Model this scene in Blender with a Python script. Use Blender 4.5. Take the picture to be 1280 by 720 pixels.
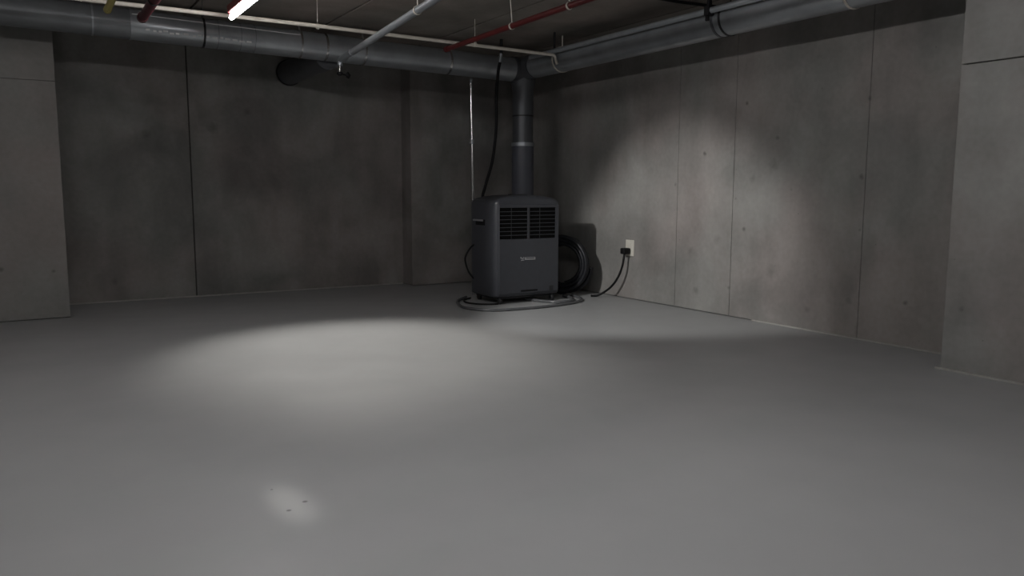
import bpy, bmesh, math, random
from mathutils import Vector, Matrix
random.seed(7)
for o in list(bpy.data.objects): bpy.data.objects.remove(o)
C = bpy.context.scene.collection
S = bpy.context.scene
PI = math.pi

# ------------------------------------------------------------------ camera
cd = bpy.data.cameras.new('camera'); cam = bpy.data.objects.new('camera', cd); C.objects.link(cam)
cd.sensor_width = 36; cd.lens = 985/1280*36; cd.clip_start = .05
VY = Vector((25-640, -(238-360), -985)).normalized()
VX = Vector((2212-640, -(244-360), -985)); VX = (VX - VX.dot(VY)*VY).normalized()
VZ = VX.cross(VY)
M3 = Matrix((VX, VY, VZ))
cam.matrix_world = Matrix.Translation((0, 0, 1.0)) @ M3.to_4x4()
S.camera = cam

# ------------------------------------------------------------------ world and exposure
w = bpy.data.worlds.new('world'); S.world = w; w.use_nodes = True
w.node_tree.nodes['Background'].inputs[0].default_value = (.9, .95, 1, 1)
w.node_tree.nodes['Background'].inputs[1].default_value = 0.02
S.view_settings.view_transform = 'Standard'; S.view_settings.look = 'None'
S.view_settings.exposure = 0.0; S.view_settings.gamma = 1
TUBE_NEAR = 45.0      # emission of the batten in view
TUBE_FAR = 160.0        # emission of the battens behind the camera
SPOT_POOL = 185.0
SPOT_BLOB = 66.0
FILL_SPOT = 290.0          # unseen spot added to brighten the foot of the right wall

# ------------------------------------------------------------------ materials
def nodes(name):
    m = bpy.data.materials.new(name); m.use_nodes = True
    nt = m.node_tree; return m, nt, nt.nodes['Principled BSDF']
def mat(name, col, rough=.5, metal=0, var=.12, scale=14, bump=0.0, bscale=60, spec=.5, coat=0):
    """plain procedural material: colour with a little noise variation, noise relief"""
    m, nt, b = nodes(name); N = nt.nodes; L = nt.links
    tc = N.new('ShaderNodeTexCoord')
    nz = N.new('ShaderNodeTexNoise'); nz.inputs['Scale'].default_value = scale; nz.inputs['Detail'].default_value = 5
    L.new(tc.outputs['Object'], nz.inputs['Vector'])
    r = N.new('ShaderNodeValToRGB')
    r.color_ramp.elements[0].position = .3; r.color_ramp.elements[1].position = .7
    r.color_ramp.elements[0].color = tuple(c*(1-var) for c in col)+(1,)
    r.color_ramp.elements[1].color = tuple(min(1, c*(1+var)) for c in col)+(1,)
    L.new(nz.outputs['Fac'], r.inputs['Fac']); L.new(r.outputs['Color'], b.inputs['Base Color'])
    b.inputs['Roughness'].default_value = rough; b.inputs['Metallic'].default_value = metal
    b.inputs['Specular IOR Level'].default_value = spec
    if coat: b.inputs['Coat Weight'].default_value = coat
    if bump:
        n2 = N.new('ShaderNodeTexNoise'); n2.inputs['Scale'].default_value = bscale
        L.new(tc.outputs['Object'], n2.inputs['Vector'])
        bp = N.new('ShaderNodeBump'); bp.inputs['Strength'].default_value = bump; bp.inputs['Distance'].default_value = .01
        L.new(n2.outputs['Fac'], bp.inputs['Height']); L.new(bp.outputs['Normal'], b.inputs['Normal'])
    return m

def concrete(name, col, spots=(), rough=.75, cloud=.22):
    """cast concrete: clouded tone, streaks, pinholes; spots = real form-tie marks and stains (point, radius, depth)"""
    m, nt, b = nodes(name); N = nt.nodes; L = nt.links
    g = N.new('ShaderNodeNewGeometry')
    def noise(scale, detail, stretch=None, dist=0):
        n = N.new('ShaderNodeTexNoise'); n.inputs['Scale'].default_value = scale; n.inputs['Detail'].default_value = detail
        n.inputs['Distortion'].default_value = dist
        if stretch:
            mp = N.new('ShaderNodeMapping'); mp.inputs['Scale'].default_value = stretch
            L.new(g.outputs['Position'], mp.inputs['Vector']); L.new(mp.outputs['Vector'], n.inputs['Vector'])
        else: L.new(g.outputs['Position'], n.inputs['Vector'])
        return n.outputs['Fac']
    def rng(src, a, b_, c, d):
        r = N.new('ShaderNodeMapRange'); r.inputs[1].default_value = a; r.inputs[2].default_value = b_
        r.inputs[3].default_value = c; r.inputs[4].default_value = d; L.new(src, r.inputs[0]); return r.outputs[0]
    def mul(x, y):
        q = N.new('ShaderNodeMath'); q.operation = 'MULTIPLY'; L.new(x, q.inputs[0]); L.new(y, q.inputs[1]); return q.outputs[0]
    v = rng(noise(1.7, 4, dist=.4), .3, .7, 1-cloud, 1+cloud)
    v = mul(v, rng(noise(2.2, 5, (1.6, 1.6, .45)), .3, .7, 1-cloud*.6, 1+cloud*.5))
    v = mul(v, rng(noise(28, 6), .3, .75, .93, 1.05))
    vo = N.new('ShaderNodeTexVoronoi'); vo.inputs['Scale'].default_value = 5.5
    L.new(g.outputs['Position'], vo.inputs['Vector'])
    v = mul(v, rng(vo.outputs['Distance'], .015, .04, .72, 1))
    wob = noise(30, 2)
    for p, rad, dep in spots:
        d = N.new('ShaderNodeVectorMath'); d.operation = 'DISTANCE'; d.inputs[1].default_value = p
        L.new(g.outputs['Position'], d.inputs[0])
        q = N.new('ShaderNodeMath'); q.operation = 'MULTIPLY_ADD'; L.new(wob, q.inputs[0]); q.inputs[1].default_value = rad*1.2
        L.new(d.outputs['Value'], q.inputs[2])
        v = mul(v, rng(q.outputs[0], rad*.7, rad*1.7, 1-dep, 1))
    tint = N.new('ShaderNodeMix'); tint.data_type = 'RGBA'
    L.new(rng(noise(1.1, 2), .4, .6, 0, 1), tint.inputs['Factor'])
    tint.inputs['A'].default_value = (col[0]*1.03, col[1]*.99, col[2]*.97, 1)
    tint.inputs['B'].default_value = (col[0]*.98, col[1]*1.01, col[2]*.99, 1)
    mm = N.new('ShaderNodeMix'); mm.data_type = 'RGBA'; mm.blend_type = 'MULTIPLY'; mm.inputs['Factor'].default_value = 1
    L.new(tint.outputs['Result'], mm.inputs['A']); L.new(v, mm.inputs['B'])
    L.new(mm.outputs['Result'], b.inputs['Base Color'])
    b.inputs['Roughness'].default_value = rough; b.inputs['Specular IOR Level'].default_value = .3
    bp = N.new('ShaderNodeBump'); bp.inputs['Strength'].default_value = .12; bp.inputs['Distance'].default_value = .01
    L.new(noise(35, 6), bp.inputs['Height']); L.new(bp.outputs['Normal'], b.inputs['Normal'])
    return m

def floor_material():
    m, nt, b = nodes('grey_floor_paint'); N = nt.nodes; L = nt.links
    g = N.new('ShaderNodeNewGeometry')
    n1 = N.new('ShaderNodeTexNoise'); n1.inputs['Scale'].default_value = .8; n1.inputs['Detail'].default_value = 4
    L.new(g.outputs['Position'], n1.inputs['Vector'])
    r = N.new('ShaderNodeValToRGB'); r.color_ramp.elements[0].position = .3; r.color_ramp.elements[1].position = .7
    r.color_ramp.elements[0].color = (.33, .336, .34, 1); r.color_ramp.elements[1].color = (.365, .372, .376, 1)
    L.new(n1.outputs['Fac'], r.inputs['Fac'])
    n2 = N.new('ShaderNodeTexNoise'); n2.inputs['Scale'].default_value = 3; n2.inputs['Detail'].default_value = 6
    L.new(g.outputs['Position'], n2.inputs['Vector'])
    rr = N.new('ShaderNodeMapRange'); rr.inputs[1].default_value = .3; rr.inputs[2].default_value = .7
    rr.inputs[3].default_value = .37; rr.inputs[4].default_value = .46
    L.new(n2.outputs['Fac'], rr.inputs[0]); L.new(rr.outputs[0], b.inputs['Roughness'])
    # two chips in the paint
    v = r.outputs['Color']
    for p, rad in (((.724, 2.439, 0), .011), ((.659, 2.395, 0), .010), ((.66, 2.6, 0), .006)):
        d = N.new('ShaderNodeVectorMath'); d.operation = 'DISTANCE'; d.inputs[1].default_value = p
        L.new(g.outputs['Position'], d.inputs[0])
        q = N.new('ShaderNodeMapRange'); q.inputs[1].default_value = rad*.5; q.inputs[2].default_value = rad
        q.inputs[3].default_value = .35; q.inputs[4].default_value = 1; L.new(d.outputs['Value'], q.inputs[0])
        mm = N.new('ShaderNodeMix'); mm.data_type = 'RGBA'; mm.blend_type = 'MULTIPLY'; mm.inputs['Factor'].default_value = 1
        L.new(v, mm.inputs['A']); L.new(q.outputs[0], mm.inputs['B']); v = mm.outputs['Result']
    L.new(v, b.inputs['Base Color'])
    n3 = N.new('ShaderNodeTexNoise'); n3.inputs['Scale'].default_value = 9; n3.inputs['Detail'].default_value = 5
    L.new(g.outputs['Position'], n3.inputs['Vector'])
    bp = N.new('ShaderNodeBump'); bp.inputs['Strength'].default_value = .05; bp.inputs['Distance'].default_value = .02
    L.new(n3.outputs['Fac'], bp.inputs['Height']); L.new(bp.outputs['Normal'], b.inputs['Normal'])
    b.inputs['Specular IOR Level'].default_value = .5
    return m

def emitter(name, col, strength):
    m, nt, b = nodes(name)
    b.inputs['Base Color'].default_value = (.8, .8, .8, 1)
    b.inputs['Emission Color'].default_value = col+(1,); b.inputs['Emission Strength'].default_value = strength
    return m

RS = [(4.771,1.317,.020,.55),(4.339,1.686,.018,.5),(4.034,1.407,.02,.4),(4.06,1.201,.05,.22),(4.255,1.108,.03,.22),
      (4.323,.715,.022,.45),(4.04,.398,.055,.25),(4.823,.172,.04,.25),(4.458,.231,.018,.4),(3.319,1.106,.022,.5),
      (3.293,1.621,.018,.4),(3.365,.257,.025,.3),(3.89,1.021,.015,.25),(2.952,.291,.02,.5),(5.11,1.064,.02,.3),
      (4.42,.95,.015,.3),(3.7,.15,.03,.2),(4.9,.5,.05,.2),(3.31,.75,.014,.4),(4.6,.62,.05,.14)]
M = dict(
    wall_right=concrete('fair_faced_concrete', (.25,.239,.233), [((4.83,y,z),r,d) for y,z,r,d in RS]),
    wall_back=concrete('weathered_concrete', (.235,.226,.221), [((.674,7.9,.185),.03,.3),((1.572,7.9,1.588),.06,.35),((1.0,7.9,1.5),.05,.25),((1.9,7.9,1.75),.05,.3)], cloud=.3),
    wall_left=concrete('pale_concrete', (.25,.240,.234), [((.184,7.1,.374),.018,.5),((-.161,7.1,.403),.022,.5)], cloud=.1),
    pilaster=concrete('patchy_concrete', (.25,.240,.236), [((4.42,2.373,.355),.02,.35)]),
    ceiling=concrete('raw_ceiling_concrete', (.22,.197,.18), cloud=.2),
    joint_pale=mat('mid_joint', (.12,.116,.11), .9),
    joint=mat('dark_joint', (.07,.067,.062), .9),
    sealant=mat('grey_sealant', (.36,.35,.33), .6),
    floor=floor_material(),
    duct=mat('grey_galvanised_duct', (.34,.36,.38), .3, .55, .16, 5, .05, 30),
    duct_dull=mat('dull_galvanised_duct', (.19,.20,.21), .5, .4, .16, 5, .05, 30),
    duct_dark=mat('dark_grey_duct', (.10,.105,.115), .42, .35, .1, 6),
    sleeve=mat('slate_plastic_sleeve', (.085,.09,.11), .45, 0, .08, 6),
    bright=mat('bright_steel', (.62,.62,.62), .22, 1, .06),
    steel=mat('grey_steel_pipe', (.36,.385,.41), .38, .6, .1, 8),
    white=mat('off_white_pipe', (.60,.56,.50), .45, 0, .06),
    red=mat('red_pipe_paint', (.09,.011,.011), .4, 0, .1),
    maroon=mat('maroon_pipe_paint', (.10,.018,.025), .45, 0, .1),
    yellow=mat('yellow_pipe_paint', (.42,.36,.12), .5, 0, .08),
    black=mat('black_rubber', (.006,.006,.007), .6, 0, .1, spec=.25),
    blackmetal=mat('black_metal', (.02,.02,.022), .4, .3, .1),
    body=mat('graphite_plastic', (.052,.055,.064), .34, 0, .05, 20, .02, 300),
    trim=mat('dark_graphite_plastic', (.022,.023,.026), .5, 0, .05),
    grille=mat('black_grille_void', (.004,.004,.004), .9, 0, .1, spec=.1),
    slat=mat('louvre_plastic', (.04,.042,.048), .45, 0, .05),
    silver=mat('silver_badge', (.48,.48,.5), .3, .6, .05),
    hose=mat('grey_ribbed_hose', (.10,.104,.11), .25, 0, .08),
    coil=mat('black_corrugated_hose', (.013,.014,.018), .4, 0, .1),
    plate=mat('cream_outlet_plate', (.62,.6,.54), .4, 0, .03),
    housing=mat('maroon_batten_housing', (.16,.035,.035), .45, 0, .08),
    lampwhite=mat('white_housing_and_highlight', (.6,.6,.6), .4, 0, .03),
    tube=emitter('lit_tube', (1.0,.985,.98), TUBE_NEAR),
    tube2=emitter('lit_tube_plain', (1.0,.985,.98), TUBE_FAR),
    fill_tube=emitter('lit_fill_tube', (1.0,.985,.98), 58.0),
    lens=emitter('lit_lamp_lens', (1.0,.93,.85), 6.0),
    lens_bright=emitter('bright_lamp_lens', (1.0,.95,.9), 60.0),
)

# ------------------------------------------------------------------ mesh helpers
def frame(t):
    t = t.normalized(); a = Vector((0,0,1)) if abs(t.z) < .9 else Vector((1,0,0))
    u = t.cross(a).normalized(); return u, t.cross(u).normalized()
def add_tube(bm, pts, r, seg=16, caps=True, smooth=True):
    """round tube along a polyline; r is a number or one radius per point"""
    pts = [Vector(p) for p in pts]; n = len(pts); rs = r if isinstance(r, (list, tuple)) else [r]*n
    tan = []
    for i in range(n):
        a = (pts[i]-pts[i-1]).normalized() if i else None
        b = (pts[i+1]-pts[i]).normalized() if i < n-1 else None
        t = (a+b) if (a and b) else (a or b)
        tan.append(t.normalized())
    u, v = frame(tan[0]); rings = []
    for i in range(n):
        u = (u - u.dot(tan[i])*tan[i]).normalized(); v = tan[i].cross(u)
        k = 1.0
        if 0 < i < n-1:
            c = (pts[i]-pts[i-1]).normalized().dot(tan[i]); k = 1/max(c, .6)
        rings.append([bm.verts.new(pts[i]+(u*math.cos(2*PI*j/seg)+v*math.sin(2*PI*j/seg))*rs[i]) for j in range(seg)])
    for A, B in zip(rings, rings[1:]):
        for j in range(seg):
            f = bm.faces.new((A[j], A[(j+1)%seg], B[(j+1)%seg], B[j])); f.smooth = smooth
    if caps:
        bm.faces.new([bm.verts.new(v.co) for v in reversed(rings[0])]); bm.faces.new([bm.verts.new(v.co) for v in rings[-1]])
def add_box(bm, lo, hi, bevel=0.0):
    vs = [bm.verts.new((x,y,z)) for x in (lo[0],hi[0]) for y in (lo[1],hi[1]) for z in (lo[2],hi[2])]
    fs = [bm.faces.new([vs[i] for i in q]) for q in ((0,1,3,2),(4,6,7,5),(0,4,5,1),(2,3,7,6),(0,2,6,4),(1,5,7,3))]
    if bevel:
        es = list({e for f in fs for e in f.edges})
        bmesh.ops.bevel(bm, geom=es, offset=bevel, segments=2, affect='EDGES', profile=.5)
def add_ring(bm, c, axis, R, r, seg=40, sub=8, a0=0, a1=2*PI, flat=None):
    """torus (or an arc of one) about an axis; flat=(width,thickness) gives a flat strap instead"""
    ax = Vector(axis).normalized(); u, v = frame(ax); c = Vector(c)
    full = abs(a1-a0-2*PI) < 1e-6; n = seg if full else seg+1; rings = []
    for i in range(n):
        a = a0+(a1-a0)*i/seg; d = u*math.cos(a)+v*math.sin(a)
        if flat:
            wd, th = flat
            q = [(-wd/2,0),(wd/2,0),(wd/2,th),(-wd/2,th)]
            rings.append([bm.verts.new(c+d*(R+y)+ax*x) for x,y in q])
        else:
            rings.append([bm.verts.new(c+d*(R+r*math.cos(2*PI*j/sub))+ax*r*math.sin(2*PI*j/sub)) for j in range(sub)])
    k = len(rings[0])
    for i in range(n if full else n-1):
        A, B = rings[i], rings[(i+1)%n]
        for j in range(k):
            f = bm.faces.new((A[j], B[j], B[(j+1)%k], A[(j+1)%k])); f.smooth = not flat
    if not full:
        bm.faces.new(rings[0]); bm.faces.new(list(reversed(rings[-1])))
def spline(pts, n=8):
    """smooth Catmull-Rom path through points"""
    P = [Vector(p) for p in pts]; P = [P[0]*2-P[1]]+P+[P[-1]*2-P[-2]]; out = []
    for i in range(1, len(P)-2):
        for k in range(n):
            t = k/n; a,b,c,d = P[i-1],P[i],P[i+1],P[i+2]
            out.append(.5*((2*b)+(c-a)*t+(2*a-5*b+4*c-d)*t*t+(3*b-a-3*c+d)*t**3))
    return out+[P[-2]]

# ------------------------------------------------------------------ object helpers
def obj(name, bm, m, parent=None):
    bmesh.ops.recalc_face_normals(bm, faces=bm.faces[:])
    me = bpy.data.meshes.new(name); 
    if parent is not None:
        off = Vector((0,0,0)); p = parent
        while p is not None: off += p.location; p = p.parent
        bmesh.ops.translate(bm, verts=bm.verts[:], vec=-off)
    bm.to_mesh(me); bm.free(); me.materials.append(m)
    o = bpy.data.objects.new(name, me); C.objects.link(o)
    if parent is not None: o.parent = parent
    return o
def part(name, m, parent, fn, *a, **k):
    bm = bmesh.new(); fn(bm, *a, **k); return obj(name, bm, m, parent)
def thing(name, label, cat, loc, group=None):
    o = bpy.data.objects.new(name, None); C.objects.link(o); o.location = loc; o.empty_display_size = .1
    o['label'] = label; o['category'] = cat
    if group: o['group'] = group
    return o
def struct(name, m, lo, hi, label, bevel=0):
    o = part(name, m, None, add_box, lo, hi, bevel); o['kind'] = 'structure'; o['label'] = label; return o
def dup(root, loc, label):
    r = root.copy(); C.objects.link(r); r.location = loc; r['label'] = label
    for ch in list(root.children):
        c = ch.copy(); C.objects.link(c); c.parent = r
        for g in list(ch.children):
            d = g.copy(); C.objects.link(d); d.parent = c
    return r

# ------------------------------------------------------------------ room
X0, Y0, H = -5.0, -5.0, 2.40
struct('floor', M['floor'], (X0-.2, Y0-.2, -.1), (5.0, 8.1, 0), 'smooth grey painted concrete floor')
ceil = struct('ceiling', M['joint'], (X0-.2, Y0-.2, H+.03), (5.0, 8.1, H+.13), 'raw concrete ceiling with long panel joints')
xs = [1.21+1.08*k for k in range(-6, 5)]
xs = [X0]+[x for x in xs if X0 < x < 4.83]+[4.83]
for a, b in zip(xs, xs[1:]):
    part('ceiling_panel', M['ceiling'], ceil, add_box, (a+.009, Y0, H), (b-.009, 7.9, H+.035), .004)
G = .002
wr = struct('wall_right', M['joint_pale'], (4.85, Y0-.2, 0), (5.0, 8.1, H+.03), 'pale fair-faced concrete wall with vertical panel joints')
ys = [-5.0, -1.0, 1.2, 3.29, 4.45, 5.08, 7.9]
for a, b in zip(ys, ys[1:]):
    part('wall_panel', M['wall_right'], wr, add_box, (4.83, a+G, .006), (4.86, b-G, H+.02), .003)
wb = struct('wall_back', M['joint'], (X0-.2, 7.92, 0), (4.85, 8.1, H+.03), 'dark concrete back wall with one vertical joint')
for a, b in ((X0, .27), (.27, 1.37), (1.37, 4.83)):
    part('wall_panel', M['wall_back'], wb, add_box, (a+.005, 7.9, .006), (b-.005, 7.93, H+.02), .003)
wl = struct('wall_left', M['joint_pale'], (X0, 7.12, 0), (.26, 7.92, H+.02), 'projecting pale concrete block at the left')
for a, b in ((.004, 1.83), (1.83, H)):
    part('wall_panel', M['wall_left'], wl, add_box, (X0, 7.1, a+.0012), (.28, 7.9, b-.0012), .002)
wc = struct('wall_corner', M['joint'], (3.52, 7.68, 0), (4.85, 7.92, H+.02), 'shallow concrete pier in the far corner')
part('wall_panel', M['wall_back'], wc, add_box, (3.5, 7.66, .004), (4.83, 7.9, H), .004)
wp = struct('wall_pilaster', M['joint'], (4.44, Y0, 0), (4.85, 2.45, H+.02), 'projecting concrete pilaster at the right edge')
for a, b in ((.004, 1.696), (1.696, H)):
    part('wall_panel', M['pilaster'], wp, add_box, (4.42, Y0, a+.003), (4.84, 2.47, b-.003), .004)
struct('wall_near_left', M['wall_left'], (X0-.2, Y0-.2, 0), (X0, 8.1, H+.03), 'plain concrete wall closing the left side')
struct('wall_front', M['wall_left'], (X0, Y0-.2, 0), (4.85, Y0, H+.03), 'plain concrete wall behind the viewer')
# thin sealant lines where walls meet the floor
def strip(name, lo, hi, label): struct(name, M['sealant'], lo, hi, label, .002)
strip('baseboard_back', (.29, 7.886, 0), (3.49, 7.899, .012), 'thin pale sealant line along the back wall')
strip('baseboard_right', (4.815, 2.48, 0), (4.829, 4.2, .010), 'thin sealant line along the right wall')
strip('baseboard_pilaster', (4.396, Y0, 0), (4.419, 2.49, .012), 'thin pale sealant line along the pilaster')

# ------------------------------------------------------------------ lamps
def batten(x, y1, y0, z, housing, tube, label, name='batten_light'):
    t = thing(name, label, 'light', (x, (y0+y1)/2, H), 'linear ceiling battens')
    part('housing', housing, t, add_box, (x-.028, y0-.03, z+.024), (x+.028, y1+.0, z+.075), .008)
    part('tube', tube, t, add_tube, [(x, y0, z), (x, y1, z)], .017, 16)
    part('tube_socket', housing, t, add_box, (x-.018, y1-.012, z-.004), (x+.018, y1, z+.03), .003)
    part('tube_socket', housing, t, add_box, (x-.018, y0-.03, z-.012), (x+.018, y0-.002, z+.03), .003)
    for y in (y0+.15, y1-.2):
        part('hanger_rod', M['blackmetal'], t, add_tube, [(x, y, z+.07), (x, y, H)], .004, 8)
    return t
batten(1.27, 5.61, 4.41, 2.15, M['housing'], M['tube'], 'lit linear batten light in a maroon housing hanging at the top')
b2 = batten(1.27, 2.4, 1.2, 2.19, M['lampwhite'], M['tube2'], 'linear batten light overhead near the viewer')
dup(b2, (1.27, -2.0, H), 'linear batten light behind the viewer')
b3 = batten(-.6, 4.0, 2.8, 2.19, M['lampwhite'], M['fill_tube'], 'added unseen crosswise batten light brightening the left walls')  # unseen batten added, turned crosswise below to brighten the left walls
b3.rotation_euler.z = PI/2
def downlight(x, y, label, power, angle, blend, tilt=(0,0), lens='lens', oval=1.0):
    t = thing('downlight', label, 'light', (x, y, H), 'round ceiling downlights')
    def can(bm):
        add_ring(bm, (x, y, H-.03), (0,0,1), .05, 0, 32, flat=(.06, .008))
    part('can', M['lampwhite'], t, can)
    part('lamp_lens', M[lens], t, add_tube, [(x, y, H-.012), (x, y, H-.002)], .048, 24)
    ld = bpy.data.lights.new('downlight_beam', 'SPOT'); ld.energy = power; ld.spot_size = math.radians(angle); ld.spot_blend = blend
    ld.shadow_soft_size = .04; ld.color = (1, .96, .9)
    lo = bpy.data.objects.new('downlight_beam', ld); C.objects.link(lo); lo.location = (0, 0, -.07); lo.parent = t
    lo.rotation_euler = (tilt[0], tilt[1], 0); lo.scale = (oval, 1, 1)
downlight(1.85, 5.52, 'round ceiling downlight over the bright floor patch', SPOT_POOL, 66, .8, (math.radians(-20), 0), 'lens_bright')
downlight(.68, 2.45, 'added unseen spot making the bright blob on the near floor', SPOT_BLOB, 12, 1.0, oval=.34)  # unseen oval beam added to throw a bright blob on the floor
def fill_spot(x, y, z, label, power, aim, angle, blend):
    t = thing('fill_spot', label, 'light', (x, y, H))  # unseen lamp and fitting, added to brighten the right wall
    part('hood', M['lampwhite'], t, add_box, (x-.13, y-.13, z+.035), (x+.13, y+.10, z+.05), .004)
    part('back_plate', M['lampwhite'], t, add_box, (x-.13, y-.13, z-.06), (x-.115, y+.10, z+.037), .003)
    part('hanger_rod', M['blackmetal'], t, add_tube, [(x, y, z+.045), (x, y, H)], .008, 10)
    ld = bpy.data.lights.new('fill_spot_beam', 'SPOT'); ld.energy = power; ld.spot_size = math.radians(angle); ld.spot_blend = blend
    ld.shadow_soft_size = .03; ld.color = (1, .985, .96)
    lo = bpy.data.objects.new('fill_spot_beam', ld); C.objects.link(lo); lo.location = (0, 0, z-H); lo.parent = t
    lo.rotation_euler = (Vector(aim)-Vector((x, y, z))).to_track_quat('-Z', 'Y').to_euler()
fill_spot(.95, 4.6, 2.13, 'added unseen fill spot in a hood beside the batten', FILL_SPOT, (4.83, 5.08, .12), 44, .6)

# ------------------------------------------------------------------ ducts
DR = .11
def duct_z(x): return 2.24-.0175*x
BY, RX = 6.63, 4.25
t = thing('back_duct', 'long round galvanised duct running along the back wall under the ceiling', 'duct', (0, BY, H))
cuts = [-5.0, -2.0, .517, .769, 2.245, 3.4, 4.10]
for i, (a, b) in enumerate(zip(cuts, cuts[1:])):
    o = part('duct_section', M['duct_dull'] if b < .8 else M['duct'], t, add_tube, [(a+.002, BY, duct_z(a)), (b-.002, BY, duct_z(b))], DR if i != 2 else DR*.995, 40)
    if i == 2: o['label'] = 'dull stained duct section'
for x, wd in ((.517, .012), (.769, .012), (2.245, .018), (3.4, .02)):
    part('joint_band', M['bright'] if x > 2 else M['duct'], t, add_ring, (x, BY, duct_z(x)), (1,0,0), DR, 0, 40, flat=(wd, .004))
def highlight_at(x): a = math.radians(148); return (x, BY+math.cos(a)*(DR+.001), duct_z(x)+math.sin(a)*(DR+.001))
o = part('duct_highlight', M['lampwhite'], t, add_tube, [highlight_at(.775), highlight_at(2.02)], .0035, 8); o['label'] = 'off-white strip painted as a lengthwise highlight'  # pale strip stands in for a reflected highlight along the duct
for x in (1.38, 1.55, 1.66):
    part('stiffening_rib', M['duct_dull'], t, add_ring, (x, BY, duct_z(x)), (1,0,0), DR, .0025, 40, 6)
for x, m in ((-1.0, 'blackmetal'), (1.277, 'blackmetal'), (2.031, 'bright'), (2.582, 'bright')):
    hs = part('hanger_strap', M[m], t, add_ring, (x, BY, duct_z(x)), (1,0,0), DR+.002, 0, 40, flat=(.016, .003))
    part('hanger_rod', M[m], hs, add_tube, [(x, BY-.02, duct_z(x)+DR), (x, BY-.02, H)], .005, 8)
# off-white chips painted as the glints of crumpled tape along the lower front
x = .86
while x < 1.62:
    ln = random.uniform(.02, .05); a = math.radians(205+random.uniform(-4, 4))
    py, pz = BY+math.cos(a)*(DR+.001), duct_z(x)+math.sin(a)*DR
    part('tape_glint', M['lampwhite'], t, add_box, (x, py-.002, pz-.007), (x+ln, py+.004, pz+.007), .002); x += ln+random.uniform(.008, .03)
o = part('branch', M['duct_dark'], t, add_tube, [(2.31, BY+.09, 2.15), (2.31, 7.885, 2.15)], .115, 36); o['label'] = 'dark branch running into the back wall'
part('flange', M['blackmetal'], o, add_ring, (2.31, 7.887, 2.15), (0,1,0), .113, 0, 36, flat=(.022, .012))
t = thing('corner_duct', 'round dark grey duct running along the right wall toward the corner', 'duct', (RX, 3, H))
rz = 2.19
cuts = [-1.0, 1.9, 4.07, 6.43]
for a, b in zip(cuts, cuts[1:]):
    part('duct_section', M['duct'], t, add_tube, [(RX, a+.002, rz), (RX, b-.002, rz)], DR, 40)
for y, m in ((3.04, 'white'), (4.0, 'blackmetal'), (6.0, 'white')):
    hs = part('hanger_strap', M[m], t, add_ring, (RX, y, rz), (0,1,0), DR+.001, 0, 40, flat=(.016, .004))
    part('hanger_rod', M[m], hs, add_tube, [(RX, y, rz+DR), (RX, y, H)], .005, 8)
part('joint_band', M['duct_dark'], t, add_ring, (RX, 4.07, rz), (0,1,0), DR, 0, 40, flat=(.02, .004))

# tee, riser and sleeve going down behind the unit
RY = 6.66
t = thing('riser_duct', 'vertical dark grey duct rising behind the portable unit', 'duct', (RX, RY, 0))
def tee(bm):
    add_tube(bm, [(4.10, BY, 2.175), (4.17, BY, 2.175), (RX, BY+.03, 2.175)], DR+.004, 32)
    add_tube(bm, [(RX, 6.432, rz), (RX, 6.62, rz)], DR+.004, 32)
    add_tube(bm, [(RX, RY, 2.24), (RX, RY, 2.20), (RX, RY, 2.06), (RX, RY, 1.98), (RX, RY, 1.74)], [.05, DR+.012, DR+.012, .103, .103], 32)
part('tee_fitting', M['duct_dark'], t, tee)
part('bright_clip', M['bright'], t, add_box, (4.145, 6.505, 2.145), (4.165, 6.515, 2.165), .003)
part('pipe_section', M['duct_dark'], t, add_tube, [(RX, RY, 1.735), (RX, RY, 1.47)], .100, 32)
part('joint_band', M['blackmetal'], t, add_ring, (RX, RY, 1.737), (0,0,1), .102, 0, 32, flat=(.014, .003))
part('clamp_band', M['steel'], t, add_ring, (RX, RY, 1.462), (0,0,1), .107, 0, 32, flat=(.035, .006))
o = part('sleeve', M['sleeve'], t, add_tube, [(RX, RY, 1.46), (RX, RY, .82)], .108, 32); o['label'] = 'smooth slate sleeve'
el = spline([(RX, RY, .82), (4.23, 6.66, .74), (4.17, 6.62, .68), (4.12, 6.55, .665), (4.105, 6.428, .66)], 4)
part('elbow', M['sleeve'], t, add_tube, el, .1, 28)

# ------------------------------------------------------------------ pipes under the ceiling
t = thing('white_conduit', 'thin off-white conduit crossing the whole room under the ceiling', 'pipe', (1, 5.85, H))
WY, WZ = 5.86, 2.20
part('pipe', M['white'], t, add_tube, [(-4, WY-.02, WZ), (1.9, WY-.05, WZ), (3.3, WY, WZ), (4.05, WY+.03, WZ)], .014, 14)
part('end_elbow', M['white'], t, add_tube, spline([(4.04, WY+.03, WZ), (4.085, WY+.032, WZ-.005), (4.105, WY+.033, WZ-.045), (4.118, WY+.034, WZ-.075)], 4), .0125, 12)
for x, m in ((1.13, 'blackmetal'), (1.93, 'white'), (3.25, 'white')):
    hs = part('pipe_clip', M[m], t, add_ring, (x, WY-.03, WZ), (1,0,0), .015, 0, 20, flat=(.018, .005))
    part('hanger_rod', M[m], hs, add_tube, [(x, WY-.03, WZ+.018), (x, WY-.03, H)], .0022, 8)

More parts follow.
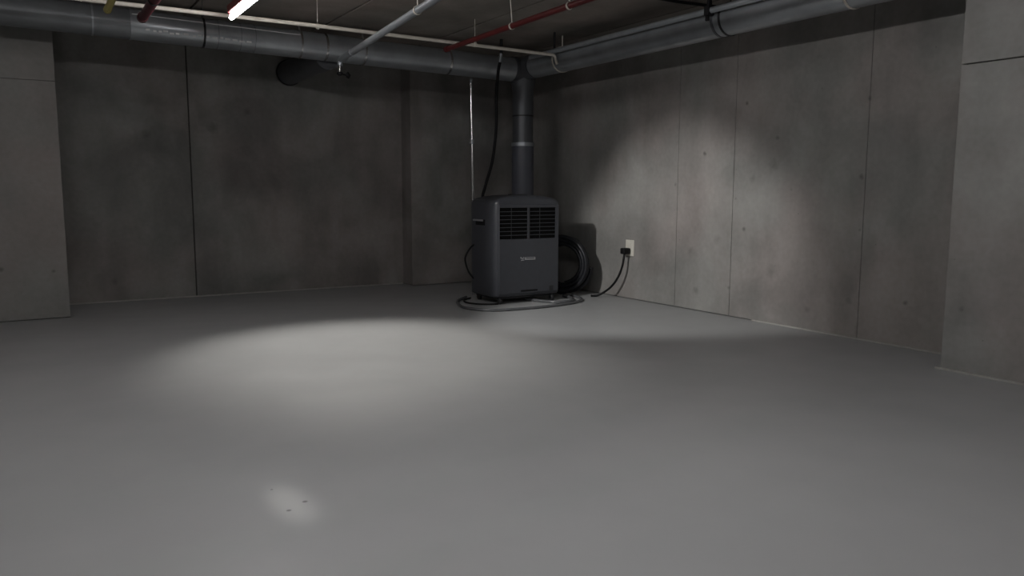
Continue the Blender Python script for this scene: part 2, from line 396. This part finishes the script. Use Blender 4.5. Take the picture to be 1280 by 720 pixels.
t = thing('steel_pipe', 'grey steel sprinkler pipe sloping down to a small black head', 'pipe', (2.2, 5.3, H))
A, B = Vector((2.14, 4.33, 2.12)), Vector((2.262, 6.27, 2.055)); D = B-A
part('pipe', M['steel'], t, add_tube, [A-D*.8, B], .024, 20)
part('elbow', M['steel'], t, add_tube, spline([B-D*.02, B+Vector((0,.012,-.004)), B+Vector((0,.022,-.03)), B+Vector((0,.022,-.05))], 5), .022, 16)
part('coupling', M['steel'], t, add_tube, [A+D*.84, A+D*.865], .028, 20)
part('drop_nipple', M['bright'], t, add_tube, [B+Vector((0,.022,-.04)), B+Vector((-.004,.022,-.10))], .011, 12)
def head(bm):
    q = B+Vector((-.004,.022,-.095))
    add_tube(bm, [q, q+Vector((0,0,-.008)), q+Vector((0,0,-.02)), q+Vector((0,0,-.03))], [.012,.026,.026,.012], 14)
    add_tube(bm, [q+Vector((0,0,-.015)), q+Vector((.04,-.004,-.022)), q+Vector((.066,-.004,-.024))], .007, 10)
    add_tube(bm, [q+Vector((.055,-.004,-.006)), q+Vector((.074,-.004,-.024)), q+Vector((.062,-.004,-.042))], .016, 10)
part('sprinkler_head', M['black'], t, head)
hs = part('pipe_clip', M['white'], t, add_ring, A+D*.135, D, .025, 0, 24, flat=(.016, .004))
part('hanger_rod', M['white'], hs, add_tube, [A+D*.135+Vector((0,0,.027)), Vector(((A+D*.135).x, (A+D*.135).y, H))], .004, 8)
hs = part('pipe_clip', M['white'], t, add_ring, A-D*.6, D, .025, 0, 24, flat=(.016, .004))
part('hanger_rod', M['white'], hs, add_tube, [A-D*.6+Vector((0,0,.027)), Vector(((A-D*.6).x, (A-D*.6).y, H))], .004, 8)

t = thing('red_pipe', 'bright red sprinkler pipe running toward the corner at top centre', 'pipe', (3.0, 4.5, H))
part('pipe', M['red'], t, add_tube, [(2.99, 2.2, 2.155), (2.99, 4.2, 2.155), (3.035, 5.9, 2.155)], .02, 18)
part('end_cap', M['red'], t, add_tube, [(3.034, 5.88, 2.155), (3.036, 5.93, 2.155)], .024, 18)
for y in (3.0, 4.15, 4.86):
    hs = part('pipe_clip', M['white'], t, add_ring, (2.99+(.045*(y-4.2)/1.7 if y > 4.2 else 0), y, 2.155), (0,1,0), .021, 0, 24, flat=(.014, .004))
    part('hanger_rod', M['white'], hs, add_tube, [(2.99+(.045*(y-4.2)/1.7 if y > 4.2 else 0), y, 2.178), (2.99, y, H)], .004, 8)

def stub(name, label, m, x, y, r, clips):
    z = 2.135
    t = thing(name, label, 'pipe', (x, y-.2, H))
    part('pipe', M[m], t, add_tube, [(x-.012, 3.2, z), (x, y-.05, z)], r, 20)
    part('end_cap', M[m], t, add_tube, [(x, y-.06, z), (x, y, z)], r*1.13, 20)
    for yy in clips:
        hs = part('pipe_clip', M['blackmetal'], t, add_ring, (x-.006, yy, z), (0,1,0), r+.001, 0, 24, flat=(.02, .004))
        part('hanger_rod', M['blackmetal'], hs, add_tube, [(x-.006, yy, z+r+.003), (x-.006, yy, H)], .005, 8)
stub('maroon_pipe', 'dark maroon pipe stub ending above the left part of the back duct', 'maroon', .758, 5.88, .029, (4.2, 5.3))
stub('yellow_pipe', 'short yellow pipe end at the top left', 'yellow', .54, 5.74, .021, (4.2, 5.2))
t = thing('side_conduit', 'slim grey conduit running beside the right duct', 'pipe', (4.09, 4, H))
part('pipe', M['steel'], t, add_tube, [(4.10, -1, 2.238), (4.10, 3.9, 2.238), (4.10, 6.3, 2.238)], .021, 18)
def brk(bm):
    add_box(bm, (4.07, 4.03, 2.205), (4.128, 4.075, 2.27), .006)
    add_box(bm, (4.085, 4.04, 2.27), (4.115, 4.065, H), .003)
    add_box(bm, (4.08, 4.045, 2.17), (4.10, 4.07, 2.205), .003)
part('clamp', M['black'], t, brk)
for y in (2.0, 5.9):
    part('clamp', M['blackmetal'], t, add_box, (4.094, y, 2.258), (4.106, y+.02, H), .002)
t = thing('ceiling_cable', 'short black cable across the ceiling above the right duct', 'cable', (4.3, 4.44, H))
part('cable', M['black'], t, add_tube, spline([(4.0, 4.46, H-.012), (4.2, 4.45, H-.014), (4.47, 4.43, H-.012), (4.8, 4.40, H-.012)], 5), .011, 10)

# slim vertical pipe and black cable behind the unit
t = thing('slim_riser', 'slim bright steel pipe standing upright left of the dark riser', 'pipe', (3.69, 6.7, 0))
part('pipe', M['bright'], t, add_tube, [(3.715, 6.7, 0), (3.706, 6.7, .95), (3.70, 6.7, 1.46)], .017, 16)
part('pipe', M['bright'], t, add_tube, [(3.699, 6.7, 1.49), (3.690, 6.7, 2.02)], .0165, 16)
part('coupling', M['steel'], t, add_tube, [(3.70, 6.7, 1.455), (3.70, 6.7, 1.495)], .021, 16)
part('top_bracket', M['steel'], t, add_tube, spline([(3.690, 6.7, 2.015), (3.690, 6.698, 2.035), (3.688, 6.69, 2.05), (3.687, 6.68, 2.058)], 4), .012, 12)
t = thing('hanging_cable', 'black cable hanging from the ceiling down behind the unit', 'cable', (3.85, 6.46, H))
pts = [(3.87, 6.44, H), (3.866, 6.44, 2.24), (3.845, 6.45, 2.12), (3.835, 6.47, 1.9), (3.85, 6.5, 1.6), (3.84, 6.55, 1.3), (3.78, 6.58, 1.06), (3.755, 6.6, .9), (3.77, 6.6, .5), (3.80, 6.6, .012)]
part('cable', M['black'], t, add_tube, spline(pts, 8), .014, 12)
part('cable_tie', M['steel'], t, add_tube, [(3.866, 6.44, 2.27), (3.860, 6.443, 2.19)], .0165, 12)

# ------------------------------------------------------------------ portable unit
UX0, UX1, UY0, UY1 = 3.515, 4.215, 5.95, 6.42
t = thing('portable_air_conditioner', 'graphite portable air conditioner on castors in the corner', 'appliance', ((UX0+UX1)/2, (UY0+UY1)/2, 0))
UC = (UX0+UX1)/2; UW = (UX1-UX0)/2
def ztop(x):
    u = abs(x-UC)/UW; return .972-.042*u*u
def body(bm):
    R = .055; per = []
    for cx, cy, a0 in ((UX1-R, UY1-R, 0), (UX0+R, UY1-R, 90), (UX0+R, UY0+R, 180), (UX1-R, UY0+R, 270)):
        for k in range(9):
            a = math.radians(a0+k*90/8); per.append((cx+R*math.cos(a), cy+R*math.sin(a), math.cos(a), math.sin(a)))
    # extra points along the long sides so that the crown stays smooth
    P = []
    for i, p in enumerate(per):
        P.append(p); q = per[(i+1)%len(per)]
        if math.hypot(q[0]-p[0], q[1]-p[1]) > .1:
            for k in range(1, 8):
                s = k/8; P.append((p[0]+(q[0]-p[0])*s, p[1]+(q[1]-p[1])*s, p[2], p[3]))
    rings = []
    def ring(f): rings.append([bm.verts.new(f(p)) for p in P])
    ring(lambda p: (p[0]-p[2]*.012, p[1]-p[3]*.012, .068))
    ring(lambda p: (p[0]-p[2]*.003, p[1]-p[3]*.003, .073))
    ring(lambda p: (p[0], p[1], .082))
    rf = .045
    for zz in (.3, .6): ring(lambda p: (p[0], p[1], zz))
    for k in range(7):
        a = math.radians(k*15)
        ins = rf*(1-math.cos(a)); up = rf*math.sin(a)
        ring(lambda p: (p[0]-p[2]*ins, p[1]-p[3]*ins, ztop(p[0])-rf+up))
    for s in (.8, .55, .3, .05):
        def f(p):
            x = p[0]-p[2]*rf; y = p[1]-p[3]*rf
            x = UC+(x-UC)*s; y = (UY0+UY1)/2+(y-(UY0+UY1)/2)*s
            return (x, y, ztop(x)+.001)
        ring(f)
    n = len(P)
    for A_, B_ in zip(rings, rings[1:]):
        for j in range(n):
            f = bm.faces.new((A_[j], A_[(j+1)%n], B_[(j+1)%n], B_[j])); f.smooth = True
    bm.faces.new(list(reversed(rings[0]))); bm.faces.new(rings[-1])
part('body', M['body'], t, body)
# front fascia with its grille opening
GX0, GX1, GZ0, GZ1 = 3.553, 4.150, .581, .860
FX0, FX1, FZ0, FZ1 = 3.545, 4.185, .092, .89
def fascia(bm):
    y0, y1, c = UY0-.014, UY0+.004, .005
    def loop(x0, x1, z0, z1, y): return [bm.verts.new(v) for v in ((x0,y,z0),(x1,y,z0),(x1,y,z1),(x0,y,z1))]
    L_ = [loop(FX0,FX1,FZ0,FZ1,y1), loop(FX0,FX1,FZ0,FZ1,y0+c), loop(FX0+c,FX1-c,FZ0+c,FZ1-c,y0),
          loop(GX0,GX1,GZ0,GZ1,y0), loop(GX0,GX1,GZ0,GZ1,y1)]
    for A_, B_ in zip(L_, L_[1:]+L_[:1]):
        for j in range(4): bm.faces.new((A_[j], A_[(j+1)%4], B_[(j+1)%4], B_[j]))
part('front_panel', M['body'], t, fascia)
g = part('grille', M['grille'], t, add_box, (GX0+.001, UY0-.004, GZ0+.001), (GX1-.001, UY0+.002, GZ1-.001))
N_SL = 7
for k in range(N_SL):
    z = GZ0+(GZ1-GZ0)*(k+1)/(N_SL+1)
    def slat(bm, z=z):
        vs = [(GX0, UY0-.011, z-.003), (GX1, UY0-.011, z-.003), (GX1, UY0-.011, z+.001), (GX0, UY0-.011, z+.001),
              (GX0, UY0-.003, z-.001), (GX1, UY0-.003, z-.001), (GX1, UY0-.003, z+.003), (GX0, UY0-.003, z+.003)]
        V = [bm.verts.new(v) for v in vs]
        for q in ((0,1,2,3), (4,5,6,7), (3,2,6,7), (0,1,5,4), (0,3,7,4), (1,2,6,5)): bm.faces.new([V[i] for i in q])
    part('slat', M['slat'], g, slat)
mx = (GX0+GX1)/2+.005
part('mullion', M['slat'], g, add_box, (mx-.011, UY0-.0145, GZ0), (mx+.011, UY0-.002, GZ1), .002)
for x in (GX0+.125, GX1-.17):
    part('upright', M['trim'], g, add_box, (x-.003, UY0-.0065, GZ0), (x+.003, UY0-.004, GZ1))
# badge: small emblem and a framed silver bar
bd = part('badge', M['silver'], t, add_box, (3.815, UY0-.0175, .392), (3.928, UY0-.013, .416), .002)
part('badge_inlay', M['body'], bd, add_box, (3.826, UY0-.0182, .404), (3.915, UY0-.0174, .411))
def emblem(bm):
    add_tube(bm, [(3.769, UY0-.016, .416), (3.789, UY0-.016, .403), (3.806, UY0-.016, .414)], .006, 8)
    add_tube(bm, [(3.775, UY0-.016, .389), (3.806, UY0-.016, .392)], .005, 8)
part('emblem', M['silver'], t, emblem)
part('finger_slot', M['black'], t, add_box, (3.775, UY0-.0148, .105), (3.955, UY0-.012, .122), .0012)
def square(bm):
    add_box(bm, (4.085, UY0-.0148, .098), (4.128, UY0-.012, .145), .001)
part('rating_label', M['trim'], t, square)
# side grip on the left
part('grip_recess', M['black'], t, add_box, (UX0-.002, 6.13, .700), (UX0+.006, 6.30, .752), .002)
part('side_grip', M['silver'], t, add_box, (UX0-.010, 6.16, .736), (UX0+.002, 6.34, .752), .004)
# control panel on the crown
def panel(bm):
    add_box(bm, (UC-.10, UY0+.05, ztop(UC)-.012), (UC+.02, UY0+.2, ztop(UC)+.006), .005)
part('control_panel', M['trim'], t, panel)
part('control_tab', M['slat'], t, add_box, (UC+.0, UY0+.010, ztop(UC)-.03), (UC+.085, UY0+.06, ztop(UC)-.004), .004)
part('base_tray', M['trim'], t, add_box, (UX0+.05, UY0+.05, .040), (UX1-.04, UY1-.03, .072), .008)
for x in (UX0+.07, UX1-.07):
    for y in (UY0+.035, UY1-.06):
        cst = part('caster', M['blackmetal'], t, add_tube, [(x-.015, y, .029), (x-.011, y, .029), (x+.011, y, .029), (x+.015, y, .029)], [.023,.029,.029,.023], 20)
        part('caster_fork', M['trim'], cst, add_box, (x-.019, y-.012, .035), (x+.019, y+.012, .066), .003)
# cord leaving the left side of the unit
o = part('side_cord', M['black'], t, add_tube, spline([(UX0+.03, UY1-.1, .53), (UX0-.015, UY1-.07, .50), (UX0-.045, UY1-.02, .42), (UX0-.05, UY1-.01, .36), (UX0-.035, UY1-.04, .27), (UX0-.01, UY1-.07, .22), (UX0+.02, UY1-.08, .19)], 7), .008, 10)

# ------------------------------------------------------------------ hoses and cords
t = thing('floor_hose', 'grey hose lying on the floor in a loop around the unit', 'hose', (3.8, 5.9, 0))
pts = [(3.52, 6.5, .017), (3.34, 6.32, .017), (3.25, 6.15, .017), (3.19, 5.97, .017), (3.19, 5.84, .017), (3.25, 5.70, .017), (3.36, 5.62, .017), (3.55, 5.595, .017), (3.78, 5.595, .018), (4.0, 5.62, .019), (4.2, 5.68, .02), (4.34, 5.78, .02), (4.42, 5.92, .02), (4.46, 6.10, .02)]
part('hose', M['hose'], t, add_tube, spline([(x, y, .0125) for x, y, z in pts], 8), .0125, 14)
t = thing('flat_hose', 'second grey hose on the floor just inside the outer loop at right', 'hose', (4.1, 5.8, 0))
pts = [(3.92, 6.08, .014), (3.97, 5.90, .014), (4.06, 5.765, .014), (4.17, 5.755, .014), (4.27, 5.82, .014), (4.34, 5.95, .014), (4.36, 6.10, .014)]
part('hose', M['hose'], t, add_tube, spline(pts, 8), .014, 12)
t = thing('short_cord', 'thin black cord curled on the floor at the left of the unit', 'cord', (3.5, 6.1, 0))
part('cord', M['black'], t, add_tube, spline([(3.54, 6.45, .008), (3.42, 6.35, .008), (3.36, 6.2, .008), (3.40, 6.06, .008), (3.48, 5.99, .008), (3.56, 5.975, .008)], 8), .008, 10)

t = thing('coiled_hose', 'black corrugated hose coiled upright between the unit and the wall', 'hose', (4.455, 6.2, 0))
bm = bmesh.new(); pts = []; rad = []
turns = 6.4; n = int(turns*56)
ud = Vector((.52, -.854, 0)); nd = Vector((.854, .52, 0)); cc = Vector((4.475, 6.27, .30))
for i in range(n+1):
    a = -2*PI*i/56 + PI*1.1
    k = i/n; R = .282-.10*(k*2.3 % 1)
    p = cc + ud*(R*math.cos(a)) + nd*(-.065+.13*k) + Vector((0, 0, R*math.sin(a)))
    p.z = max(p.z, .022); pts.append(p)
    rad.append(.021 if i % 2 else .0185)
add_tube(bm, pts, rad, 12)
obj('hose', bm, M['coil'], t)

t = thing('wall_outlet', 'cream wall outlet plate low on the right wall', 'outlet', (4.83, 5.685, .48))
part('plate', M['plate'], t, add_box, (4.819, 5.628, .405), (4.831, 5.743, .556), .004)
for z in (.445, .515):
    part('socket', M['plate'], t, add_box, (4.815, 5.665, z-.022), (4.822, 5.705, z+.022), .003)
t = thing('power_plug', 'black plug with thick cord drooping from the outlet to the floor', 'plug', (4.79, 5.69, .455))
part('plug', M['black'], t, add_box, (4.735, 5.66, .425), (4.8145, 5.725, .482), .012)
part('cord', M['black'], t, add_tube, spline([(4.765, 5.69, .435), (4.755, 5.69, .38), (4.745, 5.70, .30), (4.73, 5.74, .20), (4.71, 5.81, .11), (4.68, 5.89, .045), (4.645, 5.935, .016), (4.615, 5.955, .012), (4.59, 5.965, .012)], 8), .0105, 10)
